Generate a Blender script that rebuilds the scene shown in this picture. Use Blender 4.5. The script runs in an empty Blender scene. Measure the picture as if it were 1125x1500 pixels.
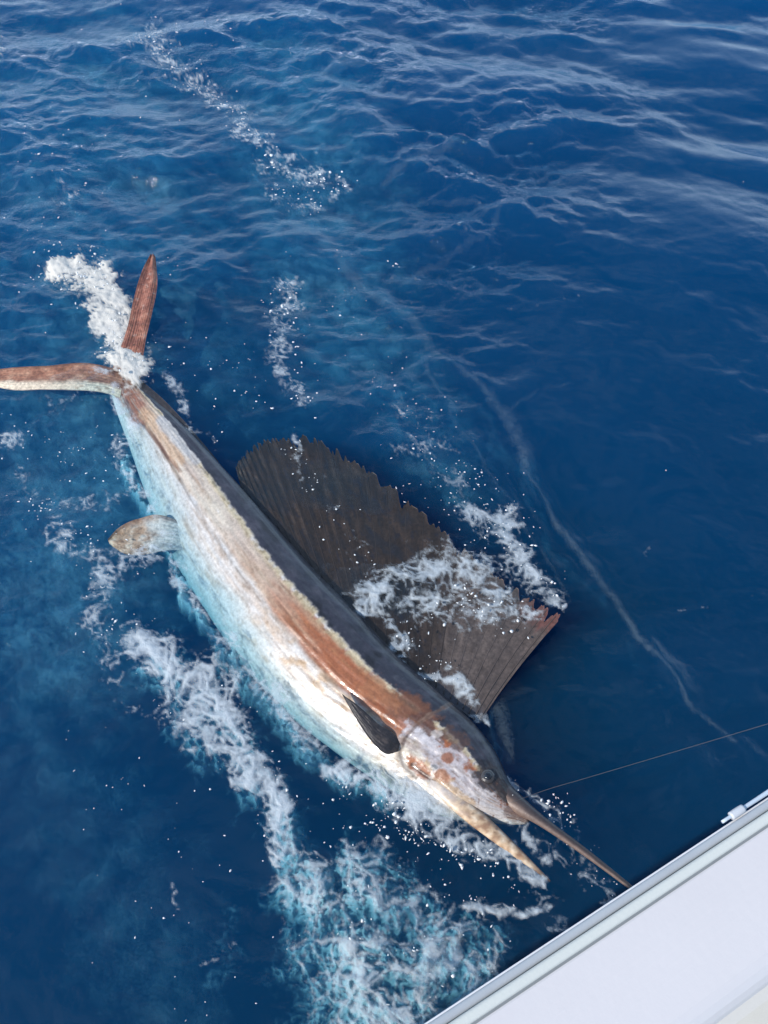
import bpy, bmesh, math, random
import numpy as np

# ------------------------------------------------------------------ camera, sky, sun, exposure
scene = bpy.context.scene
COL = scene.collection
W0, H0, FPX = 1125.0, 1500.0, 1133.0          # photograph frame and focal length in its pixels
CAMH, PITCH = 2.1, math.radians(55.0)
cd = bpy.data.cameras.new("camera")
cam = bpy.data.objects.new("camera", cd)
COL.objects.link(cam)
cam.location = (0, 0, CAMH)
cam.rotation_euler = (math.pi / 2 - PITCH, 0, 0)
cd.sensor_fit = 'VERTICAL'
cd.angle = 2 * math.atan(H0 / 2 / FPX)
cd.clip_start, cd.clip_end = 0.02, 20000
scene.camera = cam

SUN_EL, SUN_AZ = math.radians(35), math.radians(-119)      # azimuth from +Y towards +X
world = bpy.data.worlds.new("World")
scene.world = world
world.use_nodes = True
nt = world.node_tree
for n in list(nt.nodes):
    nt.nodes.remove(n)
wo = nt.nodes.new('ShaderNodeOutputWorld')
bg = nt.nodes.new('ShaderNodeBackground')
sky = nt.nodes.new('ShaderNodeTexSky')
sky.sky_type = 'NISHITA'
sky.sun_disc = False
sky.sun_elevation = SUN_EL
sky.sun_rotation = SUN_AZ
sky.air_density, sky.dust_density, sky.ozone_density = 1.1, 0.3, 2.0
wtc = nt.nodes.new('ShaderNodeTexCoord')
wsep = nt.nodes.new('ShaderNodeSeparateXYZ')
wmax = nt.nodes.new('ShaderNodeMath'); wmax.operation = 'MAXIMUM'; wmax.inputs[1].default_value = 0.0
wadd = nt.nodes.new('ShaderNodeMath'); wadd.operation = 'ADD'; wadd.inputs[1].default_value = 0.12
wdx = nt.nodes.new('ShaderNodeMath'); wdx.operation = 'DIVIDE'
wdy = nt.nodes.new('ShaderNodeMath'); wdy.operation = 'DIVIDE'
wcmb = nt.nodes.new('ShaderNodeCombineXYZ')
wnoi = nt.nodes.new('ShaderNodeTexNoise')
wnoi.inputs['Scale'].default_value = 1.5
wnoi.inputs['Detail'].default_value = 7
wnoi.inputs['Roughness'].default_value = 0.56
wnoi.inputs['Distortion'].default_value = 0.3
wramp = nt.nodes.new('ShaderNodeMapRange')
wramp.inputs['From Min'].default_value, wramp.inputs['From Max'].default_value = 0.46, 0.74
wmix = nt.nodes.new('ShaderNodeMix'); wmix.data_type = 'RGBA'
wmix.inputs['B'].default_value = (5.8, 7.6, 9.6, 1)
L = nt.links.new
L(wtc.outputs['Generated'], wsep.inputs[0])
L(wsep.outputs['Z'], wmax.inputs[0]); L(wmax.outputs[0], wadd.inputs[0])
L(wsep.outputs['X'], wdx.inputs[0]); L(wadd.outputs[0], wdx.inputs[1])
L(wsep.outputs['Y'], wdy.inputs[0]); L(wadd.outputs[0], wdy.inputs[1])
L(wdx.outputs[0], wcmb.inputs[0]); L(wdy.outputs[0], wcmb.inputs[1])
CLOUD_OFF = (3.0, 1.0, 0.0)
wofs = nt.nodes.new('ShaderNodeVectorMath'); wofs.operation = 'ADD'; wofs.inputs[1].default_value = CLOUD_OFF
L(wcmb.outputs[0], wofs.inputs[0])
L(wofs.outputs[0], wnoi.inputs['Vector'])
L(wnoi.outputs['Fac'], wramp.inputs['Value'])
whz = nt.nodes.new('ShaderNodeMapRange')                 # bright haze towards the horizon, all round
whz.inputs['From Min'].default_value, whz.inputs['From Max'].default_value = 0.10, 0.62
whz.inputs['To Min'].default_value, whz.inputs['To Max'].default_value = 0.90, 0.0
L(wsep.outputs['Z'], whz.inputs['Value'])
wmx2 = nt.nodes.new('ShaderNodeMath'); wmx2.operation = 'MAXIMUM'
L(wramp.outputs['Result'], wmx2.inputs[0]); L(whz.outputs['Result'], wmx2.inputs[1])
L(wmx2.outputs[0], wmix.inputs['Factor'])
wtint = nt.nodes.new('ShaderNodeMix'); wtint.data_type = 'RGBA'; wtint.blend_type = 'MULTIPLY'
wtint.inputs['Factor'].default_value = 1.0
wtint.inputs['B'].default_value = (0.86, 0.98, 1.08, 1)
L(sky.outputs['Color'], wtint.inputs['A'])
L(wtint.outputs['Result'], wmix.inputs['A'])
L(wmix.outputs['Result'], bg.inputs['Color'])
bg.inputs['Strength'].default_value = 0.14
L(bg.outputs[0], wo.inputs['Surface'])

sd = bpy.data.lights.new("sun", 'SUN')
sd.energy, sd.angle, sd.color = 3.9, math.radians(0.6), (1.0, 0.93, 0.84)
sun = bpy.data.objects.new("sun", sd)
COL.objects.link(sun)
sun.rotation_euler = (math.pi / 2 - SUN_EL, 0, -SUN_AZ + math.pi)
sun.location = (3, 3, 6)

scene.view_settings.view_transform = 'Standard'
scene.view_settings.look = 'None'
scene.view_settings.gamma = 1.0
scene.view_settings.use_curve_mapping = False
scene.view_settings.exposure = 0.2
scene.cycles.use_denoising = True
scene.cycles.max_bounces = 6
scene.cycles.volume_bounces = 0
scene.cycles.transparent_max_bounces = 16
scene.cycles.caustics_reflective = False

# ------------------------------------------------------------------ pixel <-> place
FW = np.array([0, math.cos(PITCH), -math.sin(PITCH)])
UPV = np.array([0, math.sin(PITCH), math.cos(PITCH)])
RT = np.array([1.0, 0, 0])
CP = np.array([0, 0, CAMH])


def at(x, y, z=0.0):
    """the point of height z that the photograph shows at pixel x, y"""
    d = FW + RT * (x - W0 / 2) / FPX - UPV * (y - H0 / 2) / FPX
    return CP + d * (z - CAMH) / d[2]


def at_grid(x, y, z=0.0):
    d = FW[None] + RT[None] * ((x - W0 / 2) / FPX)[:, None] - UPV[None] * ((y - H0 / 2) / FPX)[:, None]
    return CP[None] + d * ((z - CAMH) / d[:, 2])[:, None]


def to_pix(P):
    d = P - CP
    w = np.maximum(d @ FW, 1e-3)
    return W0 / 2 + FPX * (d @ RT) / w, H0 / 2 - FPX * (d @ UPV) / w


# ------------------------------------------------------------------ noise
rng = np.random.default_rng(7)
PERM = np.concatenate([rng.permutation(256)] * 3).astype(np.int32)
ANG = rng.random(256) * 2 * np.pi
GX, GY = np.cos(ANG), np.sin(ANG)
RA, RB = rng.random(256), rng.random(256)


def perlin(x, y):
    xi, yi = np.floor(x).astype(np.int64), np.floor(y).astype(np.int64)
    xf, yf = x - xi, y - yi
    xi, yi = xi & 255, yi & 255
    u, v = xf ** 3 * (xf * (xf * 6 - 15) + 10), yf ** 3 * (yf * (yf * 6 - 15) + 10)

    def g(i, j):
        h = PERM[PERM[(xi + i) & 255] + ((yi + j) & 255)]
        return GX[h] * (xf - i) + GY[h] * (yf - j)
    a = g(0, 0) + u * (g(1, 0) - g(0, 0))
    b = g(0, 1) + u * (g(1, 1) - g(0, 1))
    return (a + v * (b - a)) * 1.5


def fbm(x, y, octv=4, gain=0.5):
    s, a, t = 0, 1.0, 0
    for k in range(octv):
        s = s + a * perlin(x * 2 ** k + 17.3 * k, y * 2 ** k - 9.1 * k)
        t += a
        a *= gain
    return s / t


def worley(x, y):
    xi, yi = np.floor(x).astype(np.int64), np.floor(y).astype(np.int64)
    f1 = np.full(x.shape, 9.0)
    f2 = np.full(x.shape, 9.0)
    for i in (-1, 0, 1):
        for j in (-1, 0, 1):
            h = PERM[PERM[(xi + i) & 255] + ((yi + j) & 255)]
            d = np.hypot(xi + i + RA[h] - x, yi + j + RB[h] - y)
            f2 = np.where(d < f1, f1, np.minimum(f2, d))
            f1 = np.minimum(f1, d)
    return f1, f2


def sstep(a, b, x):
    t = np.clip((x - a) / (b - a), 0, 1)
    return t * t * (3 - 2 * t)


def seg_dist(px, py, pts):
    """distance to a polyline and the position along it (0..1)"""
    best = np.full(px.shape, 1e9)
    tt = np.zeros(px.shape)
    n = len(pts) - 1
    for k in range(n):
        (x0, y0), (x1, y1) = pts[k][:2], pts[k + 1][:2]
        dx, dy = x1 - x0, y1 - y0
        t = np.clip(((px - x0) * dx + (py - y0) * dy) / (dx * dx + dy * dy + 1e-9), 0, 1)
        d = np.hypot(px - x0 - t * dx, py - y0 - t * dy)
        tt = np.where(d < best, (k + t) / n, tt)
        best = np.minimum(best, d)
    return best, tt


def catmull(P, n):
    P = np.asarray(P, float)
    t = np.linspace(0, len(P) - 1, n)
    i = np.minimum(t.astype(int), len(P) - 2)
    f = (t - i)[:, None]
    a, b, c, d = P[np.maximum(i - 1, 0)], P[i], P[i + 1], P[np.minimum(i + 2, len(P) - 1)]
    return 0.5 * (2 * b + (c - a) * f + (2 * a - 5 * b + 4 * c - d) * f ** 2 + (3 * b - a - 3 * c + d) * f ** 3)


# ------------------------------------------------------------------ objects and materials
def link(name, me, mat=None, parent=None, kind=None, label=None, cat=None, group=None, smooth=True):
    o = bpy.data.objects.new(name, me)
    COL.objects.link(o)
    if mat is not None and me is not None and not me.materials:
        me.materials.append(mat)
    if me is not None and smooth:
        me.polygons.foreach_set('use_smooth', np.ones(len(me.polygons), bool))
    if parent is not None:
        o.parent = parent
        o.matrix_parent_inverse = parent.matrix_world.inverted()
    if kind: o['kind'] = kind
    if label: o['label'] = label
    if cat: o['category'] = cat
    if group: o['group'] = group
    return o


def empty(name, loc, label, cat):
    o = bpy.data.objects.new(name, None)
    COL.objects.link(o)
    o.location = loc
    o.empty_display_size = 0.1
    o['label'], o['category'] = label, cat
    bpy.context.view_layer.update()
    return o


def mesh_np(name, V, F):
    """fast mesh from arrays; F is (n,3) or (n,4)"""
    me = bpy.data.meshes.new(name)
    V = np.ascontiguousarray(V, np.float32)
    F = np.ascontiguousarray(F, np.int32)
    n, k = F.shape
    me.vertices.add(len(V)); me.vertices.foreach_set('co', V.ravel())
    me.loops.add(n * k); me.loops.foreach_set('vertex_index', F.ravel())
    me.polygons.add(n)
    me.polygons.foreach_set('loop_start', np.arange(0, n * k, k, dtype=np.int32))
    me.update(calc_edges=True)
    me.validate()
    return me


def attr_color(me, name, C):
    a = me.attributes.new(name, 'FLOAT_COLOR', 'POINT')
    C4 = np.ones((len(C), 4), np.float32)
    C4[:, :3] = C
    a.data.foreach_set('color', C4.ravel())


def attr_float(me, name, f):
    a = me.attributes.new(name, 'FLOAT', 'POINT')
    a.data.foreach_set('value', np.ascontiguousarray(f, np.float32))


def grid_faces(nu, nv, wrap=False):
    i, j = np.meshgrid(np.arange(nu - 1), np.arange(nv if wrap else nv - 1), indexing='ij')
    j2 = (j + 1) % nv
    return np.stack([i * nv + j, (i + 1) * nv + j, (i + 1) * nv + j2, i * nv + j2], -1).reshape(-1, 4)


class Mat:
    def __init__(s, name):
        s.m = bpy.data.materials.new(name)
        s.m.use_nodes = True
        s.t = s.m.node_tree
        s.p = s.t.nodes.get('Principled BSDF')
        s.o = s.t.nodes.get('Material Output')

    def n(s, typ, **kw):
        nd = s.t.nodes.new(typ)
        for k, v in kw.items():
            if k in nd.inputs:
                nd.inputs[k].default_value = v
            else:
                setattr(nd, k, v)
        return nd

    def l(s, a, b):
        s.t.links.new(a, b)

    def noise(s, scale, detail=4, rough=0.55, coord='Object'):
        tc = s.n('ShaderNodeTexCoord')
        nz = s.n('ShaderNodeTexNoise')
        nz.inputs['Scale'].default_value = scale
        nz.inputs['Detail'].default_value = detail
        nz.inputs['Roughness'].default_value = rough
        s.l(tc.outputs[coord], nz.inputs['Vector'])
        return nz

    def bump(s, src, dist, strength=1.0, prev=None):
        b = s.n('ShaderNodeBump')
        b.inputs['Distance'].default_value = dist
        b.inputs['Strength'].default_value = strength
        s.l(src, b.inputs['Height'])
        if prev is not None:
            s.l(prev, b.inputs['Normal'])
        return b.outputs[0]


def paint_mat(name, base, rough=0.35, vary=0.04, scale=6, coat=0.0):
    m = Mat(name)
    nz = m.noise(scale, 5)
    mx = m.n('ShaderNodeMix', data_type='RGBA')
    mx.inputs['A'].default_value = (*[c * (1 - vary) for c in base], 1)
    mx.inputs['B'].default_value = (*[min(1, c * (1 + vary)) for c in base], 1)
    m.l(nz.outputs['Fac'], mx.inputs['Factor'])
    m.l(mx.outputs['Result'], m.p.inputs['Base Color'])
    n2 = m.noise(scale * 25, 3)
    m.l(m.bump(n2.outputs['Fac'], 0.0006, 0.5), m.p.inputs['Normal'])
    m.p.inputs['Roughness'].default_value = rough
    m.p.inputs['Coat Weight'].default_value = coat
    return m.m


def skin_mat(name, rough=0.36, bump=0.0010, scale=160, coat=0.5, grain=0.22):
    m = Mat(name)
    at_ = m.n('ShaderNodeAttribute', attribute_name='col')
    nz = m.noise(90, 5, 0.65)
    mr = m.n('ShaderNodeMapRange')
    mr.inputs['From Min'].default_value, mr.inputs['From Max'].default_value = 0.3, 0.7
    mr.inputs['To Min'].default_value, mr.inputs['To Max'].default_value = 1 - grain, 1 + grain
    m.l(nz.outputs['Fac'], mr.inputs['Value'])
    vm = m.n('ShaderNodeVectorMath', operation='SCALE')
    m.l(at_.outputs['Color'], vm.inputs[0]); m.l(mr.outputs['Result'], vm.inputs['Scale'])
    m.l(vm.outputs[0], m.p.inputs['Base Color'])
    n2 = m.noise(scale, 4)
    m.l(m.bump(n2.outputs['Fac'], bump, 0.7), m.p.inputs['Normal'])
    m.p.inputs['Roughness'].default_value = rough
    m.p.inputs['Coat Weight'].default_value = coat
    m.p.inputs['Coat Roughness'].default_value = 0.10
    return m.m


# ------------------------------------------------------------------ fish outline (dorsal and ventral edge, tail to snout)
DORS = [(192, 548), (222, 580), (268, 622), (330, 688), (392, 757), (458, 832), (520, 895), (580, 958), (640, 1010), (690, 1055), (724, 1098), (746, 1144), (766, 1181), (778, 1200)]
VENT = [(158, 562), (172, 606), (192, 660), (220, 738), (256, 820), (310, 905), (366, 985), (430, 1052), (495, 1104), (548, 1142), (600, 1172), (656, 1198), (732, 1206), (768, 1207)]
HALF = [.018, .028, .042, .060, .078, .092, .100, .102, .098, .090, .078, .058, .026, .008]
AXZ = [-0.010, -.018, -.028, -.040, -.049, -.054, -.056, -.055, -.048, -.040, -.030, -.018, -.006, .004]
ROLL = [.002, .014, .028, .044, .056, .064, .068, .066, .058, .046, .034, .020, .004, .0]      # dorsal edge higher than ventral edge
NU, NT = 640, 200
dors3 = np.array([at(x, y, AXZ[i] + ROLL[i]) for i, (x, y) in enumerate(DORS)])
vent3 = np.array([at(x, y, AXZ[i] - ROLL[i]) for i, (x, y) in enumerate(VENT)])
Dc, Vc = catmull(dors3, NU), catmull(vent3, NU)
Hc = catmull(np.array(HALF)[:, None], NU)[:, 0]
AX = (Dc + Vc) / 2
fish_c = AX[NU // 2]


# ------------------------------------------------------------------ water surface height
WAVES = []
_r = np.random.default_rng(21)
for k in range(64):
    lam = 0.10 * (26 ** (k / 63.0))
    th = math.radians(74) + _r.normal(0, 0.6)
    WAVES.append((lam, th, 0.0052 * lam ** 0.95 * _r.uniform(0.5, 1.3), _r.uniform(0, 2 * np.pi)))
SWELL = [(0.95, math.radians(70), .016, .4), (0.62, math.radians(86), .011, 2.1), (0.45, math.radians(74), .008, 4.0),
         (0.33, math.radians(97), .0042, 1.2), (0.24, math.radians(80), .0026, 5.2), (0.17, math.radians(66), .0016, 3.3)]
RIDGES = [  # pixel polylines of the wake creases that run away from the sail
    ([(470, 350), (560, 430), (620, 520), (660, 600), (720, 690), (790, 790), (832, 872)], 11, .010),
    ([(640, 510), (700, 560), (768, 655), (772, 690), (840, 790), (905, 872), (962, 960), (1004, 1030), (1070, 1085), (1150, 1150)], 10, .014),
    ([(560, 405), (640, 380), (715, 352), (728, 322), (690, 300), (610, 300)], 9, .012),
    ([(600, 380), (660, 350), (690, 335), (640, 320)], 8, .008),
    ([(480, 330), (400, 345), (370, 325)], 12, .010),
    ([(560, 260), (620, 232), (670, 230)], 8, .010),
    ([(440, 120), (520, 100), (575, 98)], 8, .016),
    ([(380, 60), (440, 42), (500, 40)], 8, .014),
    ([(730, 480), (800, 455), (850, 445)], 7, .006),
    ([(835, 870), (900, 840), (955, 800)], 6, .005),
    ([(1000, 900), (1060, 880), (1120, 862)], 6, .005),
]
BACKBONE = [tuple(p) for p in [((DORS[i][0] + VENT[i][0]) / 2, (DORS[i][1] + VENT[i][1]) / 2) for i in range(13)]]


def water_h(x, y, spacing=None, want=False):
    """height of the sea surface at x, y"""
    P = np.stack([x, y, np.zeros_like(x)], -1)
    front = y > -1.0
    px, py = to_pix(P)
    px, py = np.where(front, px, 5000), np.where(front, py, 5000)
    # choppier in the wake on the left, glassy on the right
    rough = 1.0 - 0.72 * sstep(540, 800, px + 0.30 * (py - 700) + 60 * fbm(x * 1.3, y * 1.3, 3)) 
    topr = sstep(520, 140, py) * sstep(480, 800, px) * front
    rough = rough * (1 - .35 * sstep(420, 120, py) * sstep(700, 400, px) * front)
    hullside = np.exp(-(seg_dist(px, py, [(1300, 1000), (880, 1280), (640, 1440)])[0] / 170) ** 2)
    rough = rough + .35 * hullside
    rough = rough * (1 - .45 * sstep(820, 1050, py) * sstep(640, 420, px) * front)
    dfish, _ = seg_dist(px, py, BACKBONE)
    calm = 0.38 + 0.62 * sstep(70, 330, dfish)
    big = np.zeros_like(x)
    small = np.zeros_like(x)
    wx = x + 0.10 * perlin(x * 1.1, y * 1.1)
    wy = y + 0.10 * perlin(x * 1.1 + 40, y * 1.1 + 7)
    for lam, th, a, ph in WAVES:
        k = 2 * np.pi / lam
        c = np.sin(k * (wx * math.cos(th) + wy * math.sin(th)) + ph)
        if spacing is not None:
            c = c * sstep(2.5, 6, lam / spacing)
        if lam > 0.6:
            big += a * c
        else:
            small += a * (c + 0.35 * c * c)
    for lam, th, a, ph in SWELL:
        k = 2 * np.pi / lam
        q = np.sin(k * (wx * math.cos(th) + wy * math.sin(th)) + ph)
        if spacing is not None:
            q = q * sstep(2.5, 6, lam / spacing)
        big += a * topr * (q + .3 * q * q)
    gust = 0.45 + 1.1 * sstep(-0.35, 0.45, fbm(x * 0.9 + 3, y * 1.4 - 8, 3))
    calm = calm * (1 - .62 * sstep(900, 1150, py) * sstep(600, 380, px) * front)
    h = calm * (big * (0.45 + 0.55 * rough) + small * rough * gust * 2.0)
    rip = (1 - np.abs(fbm(wx * 5.5 + 0.6 * wy, wy * 7.5, 4, 0.55))) - 0.75
    if spacing is not None:
        rip = rip * sstep(0.25, 0.06, spacing)
    h = h + calm * rough * gust * 0.036 * rip
    near = front & (px > -400) & (px < 1600) & (py > -100) & (py < 1800)
    if near.any():
        idx = np.nonzero(near)
        qx, qy = px[idx], py[idx]
        wob = 16 * fbm(x[idx] * 4, y[idx] * 4, 4)
        add = np.zeros_like(qx)
        brk = fbm(x[idx] * 3 + 8, y[idx] * 3, 3)
        for pts, w, a in RIDGES:
            d, t = seg_dist(qx + wob, qy + wob, pts)
            ends = sstep(0, .08, t) * sstep(1, .92, t)
            add += a * 1.0 * ends * (.35 + .9 * sstep(-.3, .5, brk)) * (np.exp(-(d / w) ** 2) - 0.35 * np.exp(-(d / (3 * w)) ** 2))
        h[idx] += add
    return (h, rough * calm * gust) if want else h


# ------------------------------------------------------------------ the sea
def axis_pts(lo, a, b, hi, s, g):
    core = np.arange(a, b + s / 2, s)

    def grow(L):
        out, d, x = [], s, 0.0
        while x < L:
            d *= g
            x += d
            out.append(x)
        return np.array(out)
    return np.concatenate([(a - grow(a - lo))[::-1], core, b + grow(hi - b)])


gx = axis_pts(-3000, -3.2, 3.2, 3000, 0.0135, 1.06)
gy1 = axis_pts(-3000, -0.25, 2.6, 2.61, 0.011, 1.06)
gy2 = []
yv, d = gy1[-1], 0.011
while yv < 4000:
    d *= 1.006 if yv < 7 else 1.06
    yv += d
    gy2.append(yv)
gy = np.concatenate([gy1, gy2])
XX, YY = np.meshgrid(gx, gy, indexing='ij')
sx = np.gradient(gx)[:, None] * np.ones_like(YY)
sy = np.gradient(gy)[None, :] * np.ones_like(YY)
SP = np.maximum(sx, sy)
ZZ, RO = water_h(XX.ravel(), YY.ravel(), SP.ravel(), True)
nX, nY = len(gx), len(gy)
top = np.stack([XX.ravel(), YY.ravel(), ZZ], -1)
top_f = grid_faces(nX, nY)
border = ([i * nY for i in range(nX)] + [(nX - 1) * nY + j for j in range(1, nY)]
          + [i * nY + nY - 1 for i in range(nX - 2, -1, -1)] + [j for j in range(nY - 2, 0, -1)])
nb = len(border)
low = top[border].copy()
low[:, 2] = -14.0
nv = len(top)
skirt = [(border[k], nv + k, nv + (k + 1) % nb, border[(k + 1) % nb]) for k in range(nb)]
cen = np.array([[0, 0, -14.0]])
bot = [(nv + (k + 1) % nb, nv + k, nv + nb, nv + nb) for k in range(nb)]
sea_me = bpy.data.meshes.new("sea_water")
Vs = np.concatenate([top, low, cen]).astype(np.float32)
quads = np.concatenate([top_f, np.array(skirt)]).astype(np.int32)
tris = np.array([b[:3] for b in bot], np.int32)
sea_me.vertices.add(len(Vs)); sea_me.vertices.foreach_set('co', Vs.ravel())
sea_me.loops.add(quads.size + tris.size)
sea_me.loops.foreach_set('vertex_index', np.concatenate([quads.ravel(), tris.ravel()]))
sea_me.polygons.add(len(quads) + len(tris))
sea_me.polygons.foreach_set('loop_start', np.concatenate([np.arange(len(quads)) * 4, quads.size + np.arange(len(tris)) * 3]).astype(np.int32))
sea_me.update(calc_edges=True)
attr_float(sea_me, 'chop', np.concatenate([np.clip(RO, .12, 1.3), np.zeros(len(Vs) - len(RO))]))

m = Mat("sea_water")
m.t.nodes.remove(m.p)
nzA = m.noise(22, 4, 0.6)
nzB = m.noise(75, 3, 0.6)
geo = m.n('ShaderNodeNewGeometry')
chop = m.n('ShaderNodeAttribute', attribute_name='chop')


def chop_bump(src, dist, k, prev=None):
    b = m.n('ShaderNodeBump')
    b.inputs['Distance'].default_value = dist
    mu = m.n('ShaderNodeMath', operation='MULTIPLY')
    mu.inputs[1].default_value = k
    m.l(chop.outputs['Fac'], mu.inputs[0])
    m.l(mu.outputs[0], b.inputs['Strength'])
    m.l(src, b.inputs['Height'])
    if prev is not None:
        m.l(prev, b.inputs['Normal'])
    return b.outputs[0]


b1 = chop_bump(nzA.outputs['Fac'], 0.016, .6)
b2 = chop_bump(nzB.outputs['Fac'], 0.003, .5, b1)
# Schlick reflectance, the same from both sides of the surface
dt = m.n('ShaderNodeVectorMath', operation='DOT_PRODUCT')
m.l(geo.outputs['Incoming'], dt.inputs[0]); m.l(b2, dt.inputs[1])
ab = m.n('ShaderNodeMath', operation='ABSOLUTE'); m.l(dt.outputs['Value'], ab.inputs[0])
om = m.n('ShaderNodeMath', operation='SUBTRACT', use_clamp=True); om.inputs[0].default_value = 1.0; m.l(ab.outputs[0], om.inputs[1])
pw = m.n('ShaderNodeMath', operation='POWER'); m.l(om.outputs[0], pw.inputs[0]); pw.inputs[1].default_value = 5.0
fr = m.n('ShaderNodeMath', operation='MULTIPLY_ADD'); m.l(pw.outputs[0], fr.inputs[0])
fr.inputs[1].default_value, fr.inputs[2].default_value = 0.98, 0.02
gl = m.n('ShaderNodeBsdfGlossy', Roughness=0.07)
gl.inputs['Color'].default_value = (1, 1, 1, 1)
m.l(b2, gl.inputs['Normal'])
tr = m.n('ShaderNodeBsdfTransparent')
mx = m.n('ShaderNodeMixShader')
m.l(fr.outputs[0], mx.inputs[0]); m.l(tr.outputs[0], mx.inputs[1]); m.l(gl.outputs[0], mx.inputs[2])
m.l(mx.outputs[0], m.o.inputs['Surface'])
va = m.n('ShaderNodeVolumeAbsorption', Density=5.6)
va.inputs['Color'].default_value = (0.0, 0.65, 0.87, 1)
vs = m.n('ShaderNodeVolumeScatter', Density=1.5, Anisotropy=0.0)
vs.inputs['Color'].default_value = (0.02, 0.30, 0.58, 1)
ad = m.n('ShaderNodeAddShader')
m.l(va.outputs[0], ad.inputs[0]); m.l(vs.outputs[0], ad.inputs[1])
m.l(ad.outputs[0], m.o.inputs['Volume'])
link('sea_water', sea_me, m.m, kind='structure')

# ------------------------------------------------------------------ the boat
GZ = 0.85
e1, e2 = at(642, 1500, GZ), at(1125, 1180, GZ)
BD = (e2 - e1) / np.linalg.norm(e2 - e1)                 # along the gunwale
BN = np.array([BD[1], -BD[0], 0])                        # inboard
BO = e1 + BD * 0.2


def bpt(s, n, z):
    return BO + BD * s + BN * n + np.array([0, 0, z - GZ])


def inboard(x, y, z=GZ):
    return float((at(x, y, z) - BO) @ BN)


wl = 0.5 * (inboard(685, 1500) + inboard(1125, 1215))
wb = 0.5 * (inboard(1010, 1500) + inboard(1125, 1415))
S0, S1 = -2.6, 4.2
white = paint_mat("gelcoat_white", (0.62, 0.59, 0.59), 0.38, 0.06, 3, 0.1)
lipm = paint_mat("lip_white", (0.585, 0.60, 0.56), 0.45, 0.03, 9, 0.0)
railm = paint_mat("rub_rail_grey", (0.40, 0.43, 0.46), 0.4, 0.12, 14)
beige = paint_mat("liner_beige", (0.60, 0.59, 0.56), 0.45, 0.04, 7)
hullm = paint_mat("hull_white", (0.74, 0.75, 0.77), 0.25, 0.03, 4, 0.4)
deckm = paint_mat("deck_nonskid", (0.58, 0.57, 0.53), 0.7, 0.06, 30)
darkm = paint_mat("seam_dark", (0.22, 0.24, 0.25), 0.6, 0.1, 30)
BEAM = 2.3
boat = empty('boat', tuple(bpt(0.8, 1.1, 0.0)), 'white fibreglass boat with pale gunwale and grey rub rail beside the fish', 'boat')


def extrude_profile(name, prof, mat, s0=S0, s1=S1, n=60, wob=0.0):
    s = np.linspace(s0, s1, n)
    V = np.array([bpt(a, q[0] + wob * math.sin(a * 1.7), q[1]) for a in s for q in prof])
    F = [tuple(int(v) for v in f) for f in grid_faces(n, len(prof), True)]
    k = len(prof)
    F += [tuple(range(k))[::-1], tuple((n - 1) * k + i for i in range(k))]
    me = bpy.data.meshes.new(name)
    me.from_pydata([tuple(v) for v in V], [], F)
    bm = bmesh.new(); bm.from_mesh(me)
    bmesh.ops.recalc_face_normals(bm, faces=bm.faces)
    bm.to_mesh(me); bm.free()
    o = link(name, me, mat, boat, smooth=False)
    return o


def rounded(x0, x1, z0, z1, r, seg=5):
    out = []
    for cx, cz, a0 in ((x1 - r, z1 - r, 0), (x0 + r, z1 - r, 90), (x0 + r, z0 + r, 180), (x1 - r, z0 + r, 270)):
        for k in range(seg + 1):
            a = math.radians(a0 + 90 * k / seg)
            out.append((cx + r * math.cos(a), cz + r * math.sin(a)))
    return out


extrude_profile('gunwale_lip', rounded(0.006, wl - 0.0015, GZ - 0.030, GZ + 0.002, 0.006), lipm)
extrude_profile('seam', [(wl - 0.004, GZ - 0.03), (wl + 0.004, GZ - 0.03), (wl + 0.004, GZ - 0.0025), (wl - 0.004, GZ - 0.0025)], darkm)
# broad crowned gunwale top that rolls over into the cockpit side
prof = [(wl + 0.0015, GZ - 0.03), (wl + 0.0015, GZ - 0.001), (wl + 0.004, GZ + 0.001)]
for k in range(1, 9):
    t = k / 8
    prof.append((wl + 0.004 + (wb - 0.03 - wl) * t, GZ + 0.001 + 0.006 * math.sin(t * math.pi)))
for k in range(1, 7):
    a = math.radians(90 - 15 * k)
    prof.append((wb - 0.026 + 0.05 * math.cos(a), GZ + 0.001 - 0.05 + 0.05 * math.sin(a)))
prof += [(wb + 0.024, GZ - 0.12), (wb, GZ - 0.12), (wb, GZ - 0.06)]
extrude_profile('gunwale_top', prof, white)
extrude_profile('rub_rail', rounded(-0.007, 0.0055, GZ - 0.045, GZ - 0.008, 0.005), railm)
extrude_profile('rail_insert', rounded(-0.0095, -0.0055, GZ - 0.030, GZ - 0.018, 0.002), hullm)
# hull sides, bottom, cockpit liner
extrude_profile('hull_side', [(0.012, GZ - 0.031), (0.05, 0.35), (0.16, 0.0), (0.35, -0.22), (0.42, -0.22), (0.22, 0.02), (0.11, 0.36), (0.072, GZ - 0.031)], hullm)
extrude_profile('cockpit_liner', [(wb + 0.026, GZ - 0.118), (wb + 0.034, 0.32), (wb + 0.064, 0.32), (wb + 0.048, GZ - 0.118)], beige)
extrude_profile('cockpit_deck', rounded(0.20, BEAM - 0.20, 0.26, 0.318, 0.01), deckm)
extrude_profile('hull_bottom', [(0.36, -0.221), (BEAM / 2, -0.42), (BEAM - 0.36, -0.221), (BEAM - 0.36, -0.18), (BEAM / 2, -0.36), (0.36, -0.18)], hullm)
extrude_profile('hull_side', [(BEAM - q[0], q[1]) for q in [(0.012, GZ - 0.031), (0.05, 0.35), (0.16, 0.0), (0.35, -0.22), (0.42, -0.22), (0.22, 0.02), (0.11, 0.36), (0.072, GZ - 0.031)]], hullm)
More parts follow.
